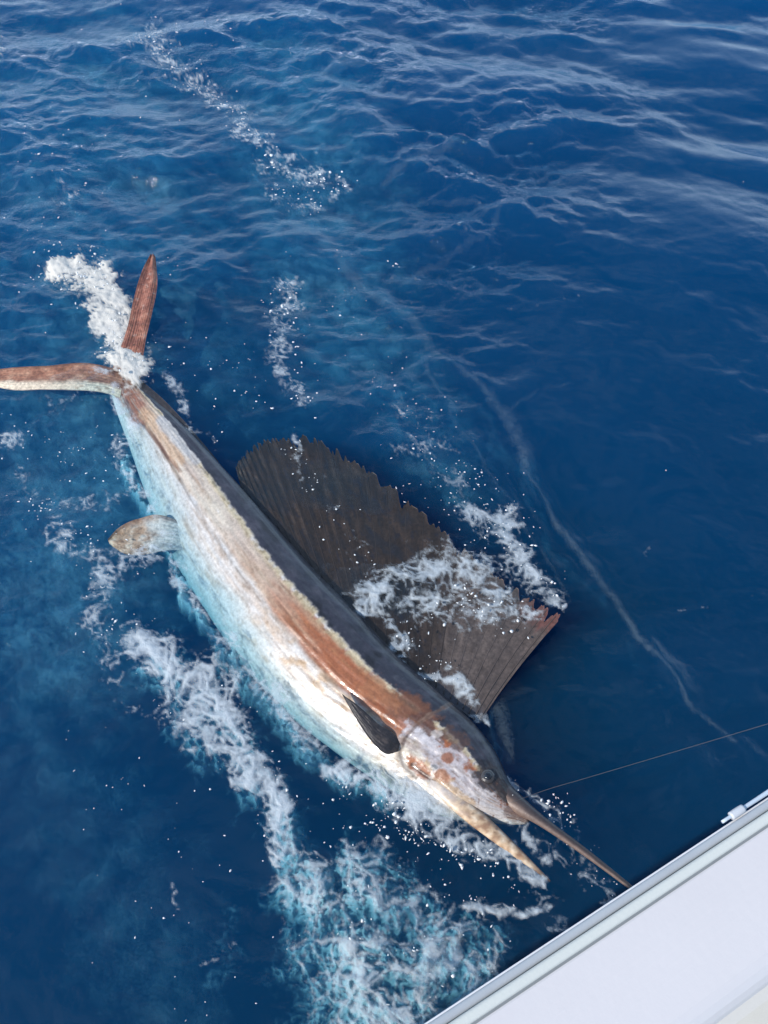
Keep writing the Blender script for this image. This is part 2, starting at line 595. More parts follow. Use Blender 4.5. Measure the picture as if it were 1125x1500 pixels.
extrude_profile('gunwale_top', [(BEAM - q[0], q[1]) for q in rounded(0.0, wb, GZ - 0.03, GZ + 0.004, 0.015)], white)
extrude_profile('transom', rounded(0.10, BEAM - 0.10, -0.15, GZ - 0.032, 0.03), hullm, S0, S0 + 0.06, 2)
extrude_profile('bulkhead', rounded(0.10, BEAM - 0.10, -0.15, GZ - 0.032, 0.03), hullm, S1 - 0.06, S1, 2)


# ------------------------------------------------------------------ tubes
def tube(name, pts, rad, mat, parent=None, seg=12, n=None, flat=None, label=None, cat=None, group=None, kind=None, colfn=None):
    pts = np.asarray(pts, float)
    if n:
        rad = catmull(np.asarray(rad, float)[:, None], n)[:, 0]
        pts = catmull(pts, n)
    N = len(pts)
    T = np.gradient(pts, axis=0)
    T /= np.linalg.norm(T, axis=1)[:, None] + 1e-12
    up = np.array([0, 0, 1.0])
    A = np.cross(T, up)
    A /= np.linalg.norm(A, axis=1)[:, None] + 1e-9
    B = np.cross(A, T)
    th = np.linspace(0, 2 * np.pi, seg, endpoint=False)
    fl = 1.0 if flat is None else flat
    rad = np.asarray(rad, float) * np.ones(N)
    V = pts[:, None] + rad[:, None, None] * (np.cos(th)[None, :, None] * A[:, None] + fl * np.sin(th)[None, :, None] * B[:, None])
    V = V.reshape(-1, 3)
    F = grid_faces(N, seg, True)
    c0, c1 = len(V), len(V) + 1
    V = np.concatenate([V, pts[:1], pts[-1:]])
    caps = np.array([[j, (j + 1) % seg, c0] for j in range(seg)] + [[(N - 1) * seg + (j + 1) % seg, (N - 1) * seg + j, c1] for j in range(seg)])
    me = bpy.data.meshes.new(name)
    me.from_pydata(V.tolist(), [], F.tolist() + caps.tolist())
    if colfn is not None:
        tt = np.concatenate([np.repeat(np.linspace(0, 1, N), seg), [0, 1]])
        ss = np.concatenate([np.tile(np.sin(th), N), [0, 0]])
        cc = np.concatenate([np.tile(np.cos(th), N), [0, 0]])
        attr_color(me, 'col', colfn(V, tt, ss, cc))
    return link(name, me, mat, parent, kind, label, cat, group)


# ------------------------------------------------------------------ the sailfish
fish = empty('sailfish', (float(fish_c[0]), float(fish_c[1]), float(fish_c[2])),
             'large sailfish lying on its side at the surface with dark sail spread beside the boat', 'fish')
body_mat = skin_mat("fish_skin")
fin_mat = skin_mat("fin_skin", 0.5, 0.002, 120, 0.0, 0.4)


def lerp(a, b, t):
    return a + (np.asarray(b, float) - a) * np.asarray(t)[:, None]


def body_color(P, u, v):
    px, py = to_pix(P)
    s = u * 2.2
    w = v * 0.36
    N = len(u)
    nL = fbm(s * 9, w * 55, 4)              # streaks along the body
    nB = fbm(s * 22, w * 26, 4)             # blotches
    nF = fbm(s * 70, w * 80, 3)
    rag = fbm(s * 38, w * 8, 3)
    C = np.tile(np.array([.75, .74, .735]), (N, 1))
    C = lerp(C, (.68, .73, .78), .5 * sstep(.0, .5, nB) * sstep(.75, .3, u))
    C = lerp(C, (.80, .74, .62), .8 * sstep(.35, .8, u) * sstep(-.2, .4, nB))
    # tan flank between the orange band and the white belly
    tan = sstep(.36, .44, v) * sstep(.74, .54, v + .05 * nB) * sstep(.25, .55, u)
    C = lerp(C, (.60, .40, .24), .75 * tan * sstep(-.35, .35, nL + .4 * nB))
    blot = sstep(.04, .36, nB) * sstep(.45, .55, v) * sstep(.85, .7, v) * sstep(.35, .5, u)
    C = lerp(C, (.56, .36, .18), .7 * blot)
    # grey scratch lines along the flank
    ln = sstep(.012, .003, np.abs(v - (.50 + .06 * (u - .3)) - .01 * nB)) * sstep(.12, .2, u) * sstep(.62, .5, u)
    C = lerp(C, (.30, .27, .24), .7 * ln * sstep(-.3, .2, nL))
    ln = sstep(.010, .002, np.abs(v - .585 - .012 * nB)) * sstep(.2, .3, u) * sstep(.75, .6, u)
    C = lerp(C, (.40, .33, .26), .55 * ln * sstep(-.2, .3, nL))
    # the band under the dark back: olive tan at the tail, orange brown forward
    edge = np.interp(u, [0, .08, .2, .35, .55, .75, .85, 1], [.08, .12, .17, .205, .215, .225, .235, .26])
    ve = v + .030 * rag + .012 * nF
    band_end = np.interp(u, [0, .1, .3, .5, .7, .85, 1], [.75, .58, .44, .48, .52, .55, .55])
    band = sstep(edge + .01, edge + .035, ve) * sstep(band_end + .03, band_end - .03, v + .03 * nB)
    org = np.interp(u, [0, .05, .12, .3, .42, .52, .8, 1], [.6, .8, .35, .2, .7, 1.15, 1.2, .9])
    bc = lerp(np.tile(np.array([.64, .55, .38]), (N, 1)), (.37, .105, .024), np.clip(org + .5 * nL, 0, 1))
    bc = lerp(bc, (.50, .22, .08), .5 * sstep(.1, .45, nL) * sstep(.3, .5, u))
    C = lerp(C, bc, np.interp(u, [0, .08, .18, .33, .45], [.95, .8, .5, .55, .95]) * band * sstep(-.9, -.4, nL + .6 * nF + .4 * org))
    cream = sstep(edge - .012, edge + .006, ve) * sstep(edge + .075, edge + .03, ve)
    C = lerp(C, (.66, .57, .38), .85 * cream * sstep(-.5, .1, rag + .5 * nB))
    olive = cream * sstep(.05, .3, nF + .6 * nB)
    C = lerp(C, (.20, .15, .08), .6 * olive * sstep(.6, .4, u))
    # brown crack on the peduncle
    d, t = seg_dist(px, py, [(172, 566), (200, 602), (222, 636), (246, 668), (264, 690)])
    C = lerp(C, (.22, .10, .05), .85 * sstep(5 + 3 * nB, 1.5, d))
    d, t = seg_dist(px, py, [(178, 565), (196, 592), (205, 612)])
    C = lerp(C, (.40, .16, .09), .85 * sstep(18, 9, d + 8 * nB))
    d, t = seg_dist(px, py, [(212, 606), (240, 640), (262, 672)])
    C = lerp(C, (.66, .46, .30), .75 * sstep(13, 6, d + 6 * nB))
    d, t = seg_dist(px, py, [(238, 618), (268, 652), (285, 672)])
    C = lerp(C, (.52, .54, .57), .85 * sstep(12, 6, d + 5 * nB))
    # dark steel back
    dark = sstep(edge + .008, edge - .014, ve)
    dc = lerp(np.tile(np.array([.042, .044, .062]), (N, 1)), (.075, .075, .10), sstep(-.1, .5, nB))
    dc = lerp(dc, (.022, .022, .028), sstep(.1, .5, fbm(s * 14, w * 20 + 9, 3)))
    C = lerp(C, dc, dark)
    # ---- head
    head = sstep(555, 600, px - .25 * (py - 1060))
    dk = sstep(.46, .30, v + .05 * nB + .05 * nF) * sstep(.80, .86, u)
    C = lerp(C, (.035, .032, .036), .92 * dk * sstep(.78, .88, u + .03 * nB))
    C = lerp(C, (.17, .085, .05), .8 * sstep(.30, .38, v) * sstep(.52, .44, v + .06 * nB) * sstep(.80, .84, u) * sstep(.1, -.3, nF))

    def spot(x, y, rx, ry, ang, col, st=1.0, rg=.35):
        nonlocal C
        a = math.radians(ang)
        dx, dy = px - x, py - y
        q = np.hypot((dx * math.cos(a) + dy * math.sin(a)) / rx, (-dx * math.sin(a) + dy * math.cos(a)) / ry)
        C = lerp(C, col, st * sstep(1.15, .75, q + 1.5 * rg * nH + .4 * rg * nB))
    nH = fbm(P[:, 0] * 38, P[:, 1] * 38, 5, .62)
    spot(600, 1042, 48, 24, 30, (.20, .085, .045), .92, .5)
    spot(555, 1010, 42, 16, 46, (.40, .17, .075), .7, .6)
    spot(575, 1075, 20, 10, 50, (.40, .19, .12), .8)
    spot(592, 1062, 16, 7, 60, (.45, .22, .16), .7)
    spot(618, 1086, 36, 24, 35, (.66, .66, .72), .95, .5)
    spot(600, 1112, 22, 30, -10, (.74, .69, .60), .9, .4)
    spot(655, 1118, 44, 26, 35, (.60, .58, .63), .9, .6)
    spot(690, 1150, 44, 22, 40, (.56, .54, .58), .9, .7)
    spot(715, 1182, 40, 24, 40, (.64, .62, .64), .8, .6)
    spot(614, 1124, 24, 11, 45, (.42, .16, .07), .95, .3)
    spot(648, 1138, 15, 11, 25, (.44, .19, .09), .95, .3)
    spot(656, 1110, 10, 9, 0, (.32, .13, .07), .95, .3)
    spot(600, 1092, 18, 5, 28, (.30, .24, .24), .7, .5)
    spot(636, 1124, 6, 5, 0, (.18, .2, .22), .8, .3)
    spot(625, 1060, 22, 12, 30, (.13, .06, .04), .85, .8)
    spot(662, 1080, 26, 14, 30, (.12, .07, .055), .8, .9)
    spot(640, 1074, 8, 6, 0, (.60, .55, .52), .8, .5)
    spot(716, 1138, 24, 19, 35, (.04, .03, .03), .92, .5)
    spot(738, 1160, 22, 9, 55, (.05, .035, .03), .9, .6)
    spot(672, 1172, 50, 12, 38, (.56, .40, .25), .85, .5)
    spot(720, 1215, 44, 14, 40, (.56, .38, .24), .8, .5)
    # gill cover margin: a light seam with a dark groove behind it
    gill = [(662, 1030), (632, 1046), (606, 1064), (588, 1084), (580, 1106), (586, 1126), (604, 1142)]
    d, t = seg_dist(px, py, gill)
    C = lerp(C, (.50, .36, .27), .35 * sstep(4.0, 1.5, d + 5 * nH))
    d, t = seg_dist(px - 5, py + 2, gill)
    C = lerp(C, (.14, .08, .06), .6 * sstep(3, 1, d + 1.5 * nB))
    spot(758, 1198, 24, 14, 40, (.22, .15, .13), .9, .4)
    # mouth line
    d, t = seg_dist(px, py, [(604, 1120), (636, 1146), (660, 1172), (684, 1196), (712, 1222)])
    C = lerp(C, (.10, .06, .045), .85 * sstep(3.6, 1.4, d + 2 * nB))
    # pale belly
    C = lerp(C, (.70, .72, .70), .6 * sstep(.82, .96, v + .06 * nB))
    dirt = fbm(s * 30, w * 60 + 20, 5, .65)
    C = lerp(C, C * np.array([.62, .56, .50]), .75 * sstep(.05, .45, dirt) * sstep(.3, .36, v) * sstep(.92, .75, v))
    C = lerp(C, (.82, .81, .79), .5 * sstep(.05, .45, -dirt) * sstep(.56, .64, v))
    C = lerp(C, C * .55 + np.array([.10, .05, .02]), .6 * sstep(.15, .45, fbm(s * 16, w * 90 + 4, 4, .6)) * sstep(edge, edge + .04, v) * sstep(.62, .5, v))
    fleck = sstep(.42, .6, nF) * sstep(.4, .5, v)
    C = lerp(C, (.38, .28, .20), .35 * fleck)
    big_ = fbm(s * 7 + 3, w * 30 + 5, 5, .62)
    midv = sstep(edge + .02, edge + .06, v) * sstep(.90, .78, v)
    C = lerp(C, C * np.array([.60, .46, .34]), .55 * midv * sstep(.08, .40, big_))
    C = lerp(C, (.74, .70, .62), .55 * midv * sstep(.10, .40, -big_) * sstep(.42, .30, u))
    strk = fbm(s * 5, w * 130 + 40, 4, .6)
    C = lerp(C, (.22, .10, .045), .7 * sstep(.18, .42, strk) * sstep(edge + .03, edge + .06, v) * sstep(.58, .46, v) * sstep(.3, .45, u) * sstep(.93, .85, u))
    hb = sstep(.80, .85, u) * sstep(.20, .5, fbm(P[:, 0] * 55 + 9, P[:, 1] * 55, 5, .65))
    C = lerp(C, (.17, .09, .06), .75 * hb)
    fl2 = fbm(s * 18 + 60, w * 70, 5, .66)
    C = lerp(C, C * np.array([.66, .60, .54]), .6 * sstep(.02, .36, fl2) * sstep(.40, .5, v) * sstep(.95, .85, v))
    C = C * np.array([.76, .74, .715])
    return np.clip(C, .01, .84)


th = np.linspace(0, 2 * np.pi, NT, endpoint=False)
Tn = np.gradient(AX, axis=0)
Tn /= np.linalg.norm(Tn, axis=1)[:, None]
Dv = (Dc - Vc) / 2
Nn = np.cross(Tn, Dv)
Nn /= np.linalg.norm(Nn, axis=1)[:, None]
Nn *= np.sign(Nn[:, 2])[:, None]
cs, sn = np.cos(th), np.sin(th)
sn2 = np.sign(sn) * np.abs(sn) ** 0.85
V = AX[:, None] + cs[None, :, None] * Dv[:, None] + sn2[None, :, None] * (Hc[:, None] * Nn)[:, None]
U = np.repeat(np.linspace(0, 1, NU), NT)
VV = np.tile((1 - cs) / 2, NU)
up_side = np.tile(sn > -0.05, NU)
V = V.reshape(-1, 3)
px, py = to_pix(V)
# relief: gill cover step, brow, jaw groove, muscle ripples
Nrep = np.repeat(Nn, NT, axis=0)
gill = [(662, 1030), (632, 1046), (606, 1064), (588, 1084), (580, 1106), (586, 1126), (604, 1142)]
d, _ = seg_dist(px, py, gill)
rel = 0.0 * d
d2, _ = seg_dist(px - 9, py + 4, gill)
rel -= 0.004 * np.exp(-(d2 / 5) ** 2)
dj, _ = seg_dist(px, py, [(604, 1120), (636, 1146), (660, 1172), (684, 1196), (712, 1222)])
rel -= 0.006 * np.exp(-(dj / 5) ** 2)
de = np.hypot(px - 714, py - 1138)
rel += 0.002 * np.exp(-((de - 20) / 9) ** 2)
rel += 0.0022 * fbm(U * 40, VV * 12, 3) + 0.0018 * fbm(U * 12, VV * 40, 3)
dlat = np.abs(VV - .47)
rel -= 0.002 * np.exp(-(dlat / .02) ** 2) * (U > .1) * (U < .8)
V = V + Nrep * (rel * up_side)[:, None]
F = grid_faces(NU, NT, True)
c0 = len(V)
V = np.concatenate([V, AX[:1], AX[-1:]])
caps = np.array([[j, (j + 1) % NT, c0, c0] for j in range(NT)] + [[(NU - 1) * NT + (j + 1) % NT, (NU - 1) * NT + j, c0 + 1, c0 + 1] for j in range(NT)])
me = bpy.data.meshes.new('body')
me.from_pydata(V.tolist(), [], F.tolist() + [c[:3].tolist() for c in caps])
attr_color(me, 'col', body_color(V, np.concatenate([U, [0, 1]]), np.concatenate([VV, [.5, .5]])))
link('body', me, body_mat, fish)


def pts3(lst):
    return [at(x, y, z) for x, y, z in lst]


def bill_col(V, t, s, c):
    n = fbm(V[:, 0] * 40, V[:, 1] * 40, 3)
    C = np.tile(np.array([.055, .042, .040]), (len(t), 1))
    C = lerp(C, (.17, .12, .10), sstep(.1, .7, c + .3 * n))
    C = lerp(C, (.34, .22, .15), .6 * sstep(.35, 0, t) * sstep(-.1, .4, c))
    return C


def jaw_col(V, t, s, c):
    n = fbm(V[:, 0] * 45, V[:, 1] * 45, 4)
    C = np.tile(np.array([.58, .41, .26]), (len(t), 1))
    C = lerp(C, (.70, .58, .44), sstep(0, .5, n))
    C = lerp(C, (.26, .14, .08), .85 * sstep(.15, -.3, n))
    C = lerp(C, (.16, .09, .06), sstep(.5, .9, -c) * .8)
    C = lerp(C, (.10, .06, .045), sstep(.8, 1, t))
    C = lerp(C, (.62, .57, .53), .8 * sstep(.45, .1, t + .3 * n))
    C = lerp(C, (.12, .07, .05), .7 * sstep(.35, .6, fbm(V[:, 0] * 80, V[:, 1] * 80, 3)))
    return C


tube('bill', pts3([(728, 1156, .000), (758, 1178, .014), (795, 1204, .022), (850, 1243, .020), (905, 1285, .018), (965, 1332, .016)]),
     [.036, .024, .0135, .010, .007, .003], body_mat, fish, 20, 60, .8, colfn=bill_col)
tube('lower_jaw', pts3([(622, 1136, .010), (652, 1160, .018), (684, 1187, .018), (722, 1219, .014), (762, 1253, .009), (806, 1291, .002)]),
     [.012, .021, .024, .0195, .012, .0022], body_mat, fish, 24, 80, .55, colfn=jaw_col)
# eye: dark ball with pale rim set into the head
_vi = np.nonzero(np.concatenate([up_side, [False, False]]))[0]
_px, _py = to_pix(V[_vi])
ec = V[_vi[np.argmin(np.hypot(_px - 714, _py - 1138))]] + np.array([0, 0, .0015])


def ball(name, c, r, sq, mat, parent, seg=24):
    bm = bmesh.new()
    bmesh.ops.create_uvsphere(bm, u_segments=seg, v_segments=seg // 2, radius=r)
    for v in bm.verts:
        v.co.z *= sq
        v.co += __import__('mathutils').Vector(c)
    me = bpy.data.meshes.new(name)
    bm.to_mesh(me); bm.free()
    return link(name, me, mat, parent)


eye_m = paint_mat("eye_ring", (.045, .038, .036), .2, .3, 60, .8)
pup_m = paint_mat("eye_pupil", (.008, .008, .010), .06, .1, 60, 1.0)
eye = ball('eye', ec, .019, .42, eye_m, fish)
ball('pupil', ec + np.array([0, 0, .0045]), .0115, .5, pup_m, eye)


def sheet(name, rows, mat, parent, thick, colfn=None, zfn=None):
    """thin closed fin from a grid of points (nu, nv, 3); thickness tapers to the rim"""
    rows = np.asarray(rows, float)
    nu, nv = rows.shape[:2]
    uu, vv = np.meshgrid(np.linspace(0, 1, nu), np.linspace(0, 1, nv), indexing='ij')
    tk = thick * (0.35 + 0.65 * np.minimum(1, 6 * np.minimum(np.minimum(uu, 1 - uu), 1 - vv)))
    off = np.zeros_like(rows)
    off[..., 2] = tk / 2
    if zfn is not None:
        rows = rows.copy()
        rows[..., 2] += zfn(uu, vv)
    P = np.concatenate([(rows + off).reshape(-1, 3), (rows - off).reshape(-1, 3)])
    f = grid_faces(nu, nv)
    n0 = nu * nv
    b = ([i * nv for i in range(nu)] + [(nu - 1) * nv + j for j in range(1, nv)]
         + [i * nv + nv - 1 for i in range(nu - 2, -1, -1)] + [j for j in range(nv - 2, 0, -1)])
    rim = [(b[k], b[(k + 1) % len(b)], n0 + b[(k + 1) % len(b)], n0 + b[k]) for k in range(len(b))]
    me = bpy.data.meshes.new(name)
    me.from_pydata(P.tolist(), [], f.tolist() + (f[:, ::-1] + n0).tolist() + rim)
    if colfn is not None:
        attr_color(me, 'col', colfn(P, np.tile(uu.ravel(), 2), np.tile(vv.ravel(), 2)))
    return link(name, me, mat, parent)


# ---- the sail
SB = [(352, 712), (402, 768), (462, 838), (522, 898), (582, 962), (636, 1010), (674, 1040), (702, 1060)]
SO = [(345, 684), (358, 662), (392, 643), (462, 642), (565, 706), (668, 792), (758, 862), (824, 902)]
SM = [None, None, None, None, None, None, (712, 950), (757, 982)]
ZB = [.000, .004, .010, .014, .014, .010, .006, .004]
ZM = [.000, .001, .002, .003, .003, .012, .020, .012]
ZO = [-.006, -.003, -.001, .000, .000, .001, .008, .040]
SM = [m_ if m_ else ((SB[i][0] + SO[i][0]) / 2, (SB[i][1] + SO[i][1]) / 2) for i, m_ in enumerate(SM)]
NS, NV = 330, 120
b3 = catmull([at(*SB[i], ZB[i]) for i in range(8)], NS)
m3 = catmull([at(*SM[i], ZM[i]) for i in range(8)], NS)
o3 = catmull([at(*SO[i], ZO[i]) for i in range(8)], NS)
tv = np.linspace(0, 1, NV)
q0, q1, q2 = (2 * (tv - .5) * (tv - 1)), (4 * tv * (1 - tv)), (2 * tv * (tv - .5))
sail_rows = b3[:, None] * q0[None, :, None] + m3[:, None] * q1[None, :, None] + o3[:, None] * q2[None, :, None]
# ragged outer rim: the membrane is scalloped between the ray tips
su = np.linspace(0, 1, NS)
scal = .03 + .012 * np.abs(np.sin(su * np.pi * 26 + 2 * fbm(su * 9, su * 0, 2))) + 0.10 * fbm(su * 34, su * 0 + 3, 4, .8)
sail_rows = b3[:, None] + (sail_rows - b3[:, None]) * (1 - np.maximum(0, .055 - scal)[:, None, None] * 1.7 * (tv ** 4)[None, :, None])


def sail_z(u, v):
    z = .0009 * np.sin(u * np.pi * 52) * np.minimum(1, v * 3) * (.4 + .6 * v)
    z += .010 * fbm(u * 7, v * 2.2, 3) * np.minimum(1, v * 3) * (1 - .4 * sstep(.8, .95, u))
    return z


def sail_col(P, u, v):
    n = fbm(u * 60, v * 7, 4)
    nb_ = fbm(u * 14, v * 9 + 5, 4)
    C = np.tile(np.array([.022, .014, .010]), (len(u), 1))
    C = lerp(C, (.040, .026, .019), sstep(-.1, .5, n))
    C = lerp(C, (.014, .013, .016), .85 * sstep(.05, .4, nb_))
    C = lerp(C, (.010, .010, .013), .8 * sstep(.25, .45, fbm(u * 90 + 7, v * 5, 3)) * sstep(.15, .3, v))
    dots = sstep(.30, .42, fbm(u * 60 + 30, v * 22, 2)) * sstep(.1, .2, v)
    C = lerp(C, (.012, .013, .022), .6 * dots)
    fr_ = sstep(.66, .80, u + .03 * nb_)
    C = lerp(C, (.088, .068, .060), .9 * fr_ * sstep(-.6, .2, nb_ + .3))  # silvery wet sheen of the sail front, painted into its colour
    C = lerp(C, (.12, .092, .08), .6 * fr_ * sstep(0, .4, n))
    C = lerp(C, (.12, .045, .035), .85 * sstep(.80, .92, v + .04 * nb_) * sstep(.86, .93, u))
    C = lerp(C, (.05, .05, .06), .8 * sstep(.16, .05, v) * fr_)
    return C


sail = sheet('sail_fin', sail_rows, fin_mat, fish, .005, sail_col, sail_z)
sail_pts = sail_rows.copy()
uu_, vv_ = np.meshgrid(su, tv, indexing='ij')
sail_pts[..., 2] += sail_z(uu_, vv_)
ray_m = paint_mat("fin_ray", (.024, .015, .011), .4, .25, 40, .2)
ray_l = paint_mat("fin_ray_front", (.08, .062, .055), .4, .25, 40, .2)  # lighter ray copy, matching the sheen painted on the sail front
for k in range(27):
    i = int((k + .5) / 27 * (NS - 1))
    path = sail_pts[i, 2:NV - 2:6].copy()
    path[:, 2] += .0016
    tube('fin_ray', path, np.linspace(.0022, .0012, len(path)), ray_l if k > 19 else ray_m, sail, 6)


# ---- tail lobes, pelvic, pectoral, second dorsal
def fin_from_edges(name, A, B, nu, nv, thick, colfn, zfn=None):
    a = catmull(pts3(A), nu)
    b = catmull(pts3(B), nu)
    t = np.linspace(0, 1, nv)
    rows = a[:, None] * (1 - t)[None, :, None] + b[:, None] * t[None, :, None]
    return sheet(name, rows, fin_mat, fish, thick, colfn, zfn)


def lobe_col(P, u, v):
    n = fbm(P[:, 0] * 22, P[:, 1] * 22, 4)
    nf = fbm(P[:, 0] * 70, P[:, 1] * 50, 3)
    C = np.tile(np.array([.34, .155, .095]), (len(u), 1))
    C = lerp(C, (.46, .25, .16), sstep(0, .5, n))
    C = lerp(C, (.20, .085, .055), .8 * sstep(.1, -.4, n + .4 * nf))
    C = lerp(C, (.70, .60, .46), .9 * sstep(.58, .80, v + .14 * n) * sstep(.98, .8, u))
    C = lerp(C, (.07, .04, .035), .8 * sstep(.10, .0, v) * sstep(.9, .7, u))
    d, _ = worley(P[:, 0] * 26, P[:, 1] * 40)
    C = lerp(C, (.22, .11, .05), .5 * sstep(.30, .12, d) * sstep(.6, .3, u))
    return C


def lobe_col2(P, u, v):
    C = lobe_col(P, u, v * 0.3 + .2)
    n = fbm(P[:, 0] * 40, P[:, 1] * 40, 3)
    return lerp(C * np.array([.85, .72, .75]), (.5, .42, .36), .35 * sstep(.2, .5, n))


ripz = lambda u, v: .005 * np.sin(v * 9 + 3 * u) * u + .0005 * np.sin(v * 62 + 4 * fbm(u * 3, v * 2, 2)) + .004 * fbm(u * 5, v * 3, 3)
fin_from_edges('tail_lobe', [(182, 544, .012), (130, 533, .022), (70, 537, .03), (10, 541, .034), (-40, 548, .034)],
               [(176, 582, .004), (140, 573, .010), (70, 570, .020), (10, 569, .028), (-40, 553, .034)], 160, 70, .006, lobe_col, ripz)
fin_from_edges('tail_lobe', [(160, 552, .008), (186, 484, .030), (196, 440, .045), (208, 400, .06), (221, 372, .07)],
               [(205, 556, .006), (213, 500, .022), (222, 460, .04), (230, 415, .055), (227, 374, .07)], 160, 70, .006, lobe_col2, ripz)


def pelvic_col(P, u, v):
    n = fbm(P[:, 0] * 30, P[:, 1] * 30, 4)
    C = np.tile(np.array([.50, .33, .22]), (len(u), 1))
    C = lerp(C, (.30, .17, .10), sstep(0, .4, n))
    C = lerp(C, (.66, .54, .42), .8 * sstep(0, -.4, n))
    C = lerp(C, (.70, .66, .60), .85 * sstep(.52, .30, u + .2 * n))
    return lerp(C, (.24, .14, .10), .7 * sstep(.2, .0, v + .2 * n))


fin_from_edges('anal_fin', [(300, 780, -.05), (240, 756, .000), (205, 760, .010), (176, 773, .012), (158, 790, .008)],
               [(300, 806, -.05), (246, 806, -.016), (210, 812, -.004), (182, 810, .004), (160, 796, .006)], 120, 60, .003, pelvic_col, ripz)


def dark_col(P, u, v):
    n = fbm(P[:, 0] * 40, P[:, 1] * 40, 3)
    C = np.tile(np.array([.030, .026, .028]), (len(u), 1))
    return lerp(C, (.075, .06, .055), .8 * sstep(.0, .5, n))


fin_from_edges('pectoral_fin', [(584, 1100, .034), (566, 1104, .046), (548, 1090, .052), (530, 1066, .056), (514, 1040, .058), (501, 1017, .058)],
               [(586, 1088, .036), (574, 1072, .050), (556, 1062, .056), (540, 1047, .060), (520, 1030, .062), (504, 1019, .060)], 120, 50, .004, dark_col,
               lambda u, v: .003 * np.sin(v * np.pi) + .00015 * np.sin(v * 44 + 4 * fbm(u * 3, v * 2, 2)) + .002 * fbm(u * 5, v * 3, 3))
fin_from_edges('second_dorsal_fin', [(194, 566, .004), (220, 592, .002), (258, 632, .000), (312, 684, .000)],
               [(210, 560, .008), (240, 586, .006), (276, 624, .002), (320, 676, .000)], 50, 14, .008, dark_col)

# ------------------------------------------------------------------ fishing line and rod
best = None                                            # where the taut line crosses the rail, out of view to the right
for q in np.linspace(.6, 5.0, 300):
    e = bpt(q, -0.006, GZ - 0.02)
    ex, ey = to_pix(e[None])
    if ex[0] < 1150:
        continue
    yy = 1157 + (ey[0] - 1157) * (1125 - 800) / (ex[0] - 800)
    if best is None or abs(yy - 1060) < best[0]:
        best = (abs(yy - 1060), e, q)
print('line end', best)
gun_far = best[1]
p0 = at(748, 1176, .03)
lp = at(800, 1157, .06)
le = gun_far
lpts = [p0, lp]
for t in np.linspace(.1, 1, 14):
    q = lp + (le - lp) * t
    q[2] -= 0.006 * math.sin(math.pi * t)
    lpts.append(q)
linem = paint_mat("line_nylon", (.08, .085, .09), .5, .2, 60)
tube('fishing_line', lpts, [.00045] * len(lpts), linem, None, 6, 120, label='thin pale fishing line running taut from the fish bill to the boat rail', cat='line')
rodm = paint_mat("rod_pale_blue", (.50, .58, .66), .3, .05, 30, .3)
sleeve = paint_mat("rod_sleeve_white", (.55, .57, .60), .4, .04, 30)
r_tip, r_end = at(1062, 1212, .835), None
s_tip = float((r_tip - BO) @ BD)
rod = empty('fishing_rod', tuple(bpt(s_tip + .5, -.02, .84)), 'slim pale blue rod with white sleeve lying outside along the rub rail', 'rod')
tube('shaft', [bpt(s_tip, -.0155, .838), bpt(s_tip + .3, -.0155, .838), bpt(s_tip + 1.5, -.0175, .838)], [.0025, .0045, .007], rodm, rod, 12, 30)
tube('sleeve', [bpt(s_tip + .018, -.0155, .838), bpt(s_tip + .030, -.0155, .838), bpt(s_tip + .044, -.0155, .838)], [.0062, .0066, .0062], sleeve, rod, 14, 8)

